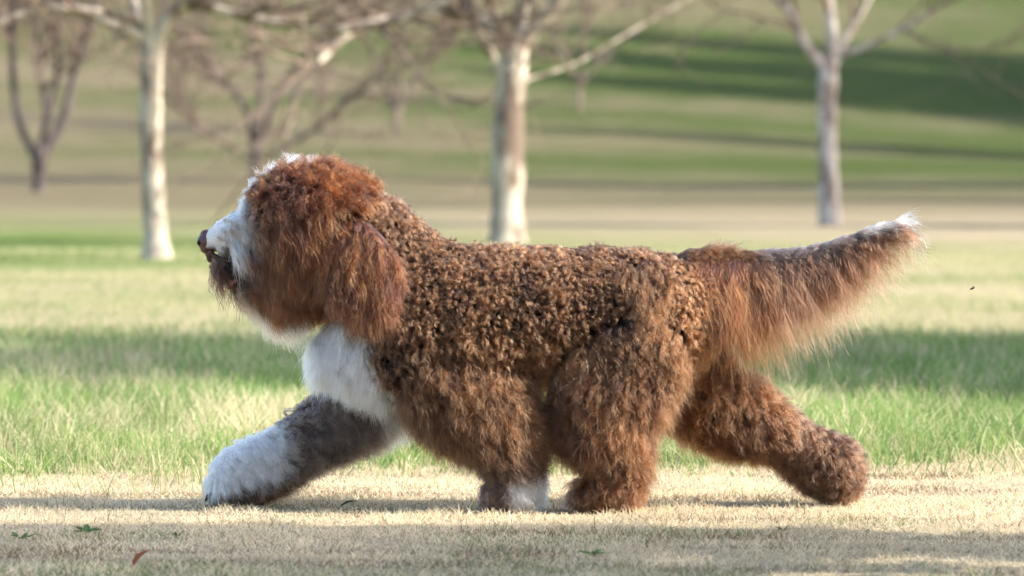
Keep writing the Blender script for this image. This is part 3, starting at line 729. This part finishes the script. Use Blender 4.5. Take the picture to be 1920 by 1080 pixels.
# dark wet curls hanging from the lips
n = 105; lx = rs.uniform(398, 456, n); ly = np.interp(lx, [400, 452], [482, 500]) + rs.uniform(-6, 8, n); lp = np.array([dg(a, b, c) for a, b, c in zip(lx, ly, rs.uniform(-26, 22, n))])
hair('lip_curls', lp, vec(-.3, -.6, -.4, n), rs.uniform(.05, .115, n), vec(-.25, 0, -1, n), vec(.3, 0, -1, n), .0055, 1.5, .0035, 5, np.tile(DARK * .6, (n, 1)), np.tile(DARK, (n, 1)), K=14, clump=.6, frizz=.08, seed=25, rad=.0006, phase_jit=.25)

# nose, eyes, tongue, pad
M_NOSE = simple_mat('nose_leather', (.085, .040, .033), .38, .5, 90, (.028, .013, .012), .5, .25)
def blob(center, rx, ry, rz, seg=16):
    V, F = tube([np.array([0, 0, q]) for q in (-.75, -.35, 0, .35, .75)], [.66, .94, 1, .94, .66], seg)
    return [np.array(center) + v * np.array([rx, ry, rz]) for v in V], F
nb = Bag(); nb.add(blob(dg(386, 453, 0), .0235, .0265, .0225)); nb.add(blob(dg(393, 472, 0), .013, .013, .020)); nose = nb.build('nose', M_NOSE, dog)
M_NOSTRIL = simple_mat('nostril', (.008, .005, .005), .8)
for sd in (-1, 1):
    mesh('nostril', *blob(dg(375, 455, sd * 12), .007, .006, .005, 10), M_NOSTRIL, nose)
M_LIP = simple_mat('lip_skin', (.055, .026, .023), .5, .4, 40, (.05, .022, .02), .4)
lb = Bag(); lb.add(tube([dg(398, 478), dg(415, 486), dg(440, 494), dg(470, 504)], np.array([5, 6, 6, 6]) / S, 12, np.array([10, 13, 15, 16]) / S)); lb.build('lip', M_LIP, dog)
M_TONGUE = simple_mat('tongue', (.45, .17, .17), .35, .3, 30, (.35, .11, .11), .5)
tb = Bag(); tb.add(tube([dg(478, 520), dg(452, 522), dg(436, 530), dg(428, 540)], np.array([7, 7, 6, 4]) / S, 12, np.array([16, 18, 17, 10]) / S)); tb.build('tongue', M_TONGUE, dog)
M_EYE = simple_mat('eye', (.02, .01, .006), .08, spec=.6)
for sd in (-1, 1): mesh('eye', *blob(dg(474, 403, sd * 49), .0105, .008, .0105, 12), M_EYE, dog)
M_PAD = simple_mat('paw_pad', (.028, .02, .018), .7, .5, 60, (.012, .009, .008), .3, .3)
pb = Bag(); pb.add(blob(dg(402, 940, 66), .020, .034, .022)); pb.add(blob(dg(420, 950, 74), .026, .036, .012)); pb.build('paw_pad', M_PAD, dog)
for q in (44, 60, 76, 92): mesh('claw', *tube([dg(396, 928, q), dg(386, 934, q), dg(381, 943, q)], np.array([4.5, 3.5, 1.5]) / S, 8), M_PAD, dog)
mb = Bag(); mb.add(tube([dg(520, 505), dg(470, 506), dg(440, 505), dg(428, 503)], np.array([26, 18, 13, 6]) / S, 12, np.array([40, 34, 24, 10]) / S)); mb.build('mouth', M_LIP, dog)

# ------------------------------------------------------------------ small things on the lawn
M_WEED = blade_mat('weed_leaf', .35)
def leaf_geo(c, d, up, ln, wd, curl=.3):
    d = nrm(np.asarray(d, float)); s = nrm(np.cross(d, up)); u = np.cross(s, d)
    ts = np.linspace(0, 1, 5); w = np.array([.08, .75, 1, .7, .05]) * wd * .5
    V = []
    for t, q in zip(ts, w):
        p = c + d * ln * t + u * (curl * ln * (t - t * t))
        V += [p - s * q + u * q * .4, p, p + s * q + u * q * .4]
    F = []
    for i in range(4):
        a = i * 3; F += [(a, a + 1, a + 4, a + 3), (a + 1, a + 2, a + 5, a + 4)]
    return V, F

def gpos(px, py):
    D = FPX * CAM_H / (py - HOR); p = at(px, py, D); p[2] = float(ground_z(p[0], p[1])); return p

def weed(px, py, size, nleaf, label, seed, col=(.06, .13, .03), lift=.35):
    size *= .5; r = np.random.RandomState(seed); p = gpos(px, py); root = empty('weed', tuple(p)); tag(root, label, 'weed', 'low green weeds in the turf')
    for k in range(nleaf):
        a = r.uniform(0, 2 * math.pi); d = np.array([math.cos(a), math.sin(a), r.uniform(.05, 2 * lift)]); b = Bag()
        b.add(leaf_geo(p + np.array([math.cos(a), math.sin(a), 0]) * size * .15 + np.array([0, 0, .004]), d, np.array([0, 0, 1.0]), size * r.uniform(.5, 1), size * r.uniform(.16, .34)), np.array(col) * r.uniform(.7, 1.4))
        b.build('leaf', M_WEED, root)
weed(38, 856, .045, 8, 'dark green broad leaved weed at the left edge of the straw strip', 1)
weed(85, 884, .04, 6, 'upright pale green weed below the broad leaved one, at left', 2, (.12, .2, .06), .9)
weed(135, 943, .03, 5, 'tiny green weed in the sunlit straw, left of the white paw', 3, (.16, .22, .05))
weed(40, 1015, .075, 12, 'blurred green weed in the shade at the lower left corner', 4, (.07, .15, .04), .3)
weed(160, 1003, .085, 16, 'largest blurred green weed in the shade, below the tall stems', 5, (.08, .17, .04), .3)
weed(330, 1010, .05, 8, 'faint green weed in the shade, below the white paw', 6, (.08, .14, .05), .5)
weed(1110, 1045, .08, 12, 'bright green weed in the shade below the hind legs', 7, (.08, .18, .04), .25)
weed(1210, 1025, .04, 6, 'small green weed right of the bright one in the shade', 8, (.06, .14, .05), .6)
weed(1470, 1000, .055, 7, 'green weed at the shadow edge below the rear paw', 9, (.08, .13, .05), .3)
weed(1705, 1038, .05, 6, 'dark green weed in the shade at the lower right', 10, (.05, .10, .05), .3)

def fallen_leaf(px, py, ln, wd, az, col, label, tilt=.25):
    p = gpos(px, py) + np.array([0, 0, .012]); b = Bag()
    d = np.array([math.cos(az), math.sin(az), tilt])
    b.add(leaf_geo(p, d, np.array([0, 0, 1.0]), ln, wd, .35), col)
    o = b.build('fallen_leaf', M_WEED); tag(o, label, 'leaf', 'leaves lying on the straw grass')
fallen_leaf(636, 962, .05, .022, .3, (.035, .06, .028), 'dark green leaf lying behind the white front paw', .35)
fallen_leaf(985, 962, .03, .012, .4, (.06, .12, .03), 'small green leaf lying under the near front paw', .3)
fallen_leaf(660, 968, .028, .012, -.2, (.04, .045, .025), 'small dark leaf right beside the bigger dark green leaf', .1)
fallen_leaf(247, 1076, .06, .03, .6, (.22, .055, .015), 'rust brown leaf standing up at the bottom edge', .8)

# an insect in the air right of the tail
fb = dg(1823, 541); fly = empty('flying_insect', tuple(fb)); tag(fly, 'tiny dark insect flying right of the tail', 'insect')
M_FLY = simple_mat('insect_body', (.02, .022, .012), .5)
mesh('insect_body', *tube([fb + np.array([-.005, 0, -.002]), fb, fb + np.array([.005, 0, .002])], [.0012, .0026, .0018], 8), M_FLY, fly)
for sd in (-1, 1):
    b = Bag(); b.add(leaf_geo(fb + np.array([.001, 0, .002]), (.6, sd * .7, .35), np.array([0, 0, 1.0]), .011, .004, .1), (.12, .13, .1)); b.build('wing', M_WEED, fly)
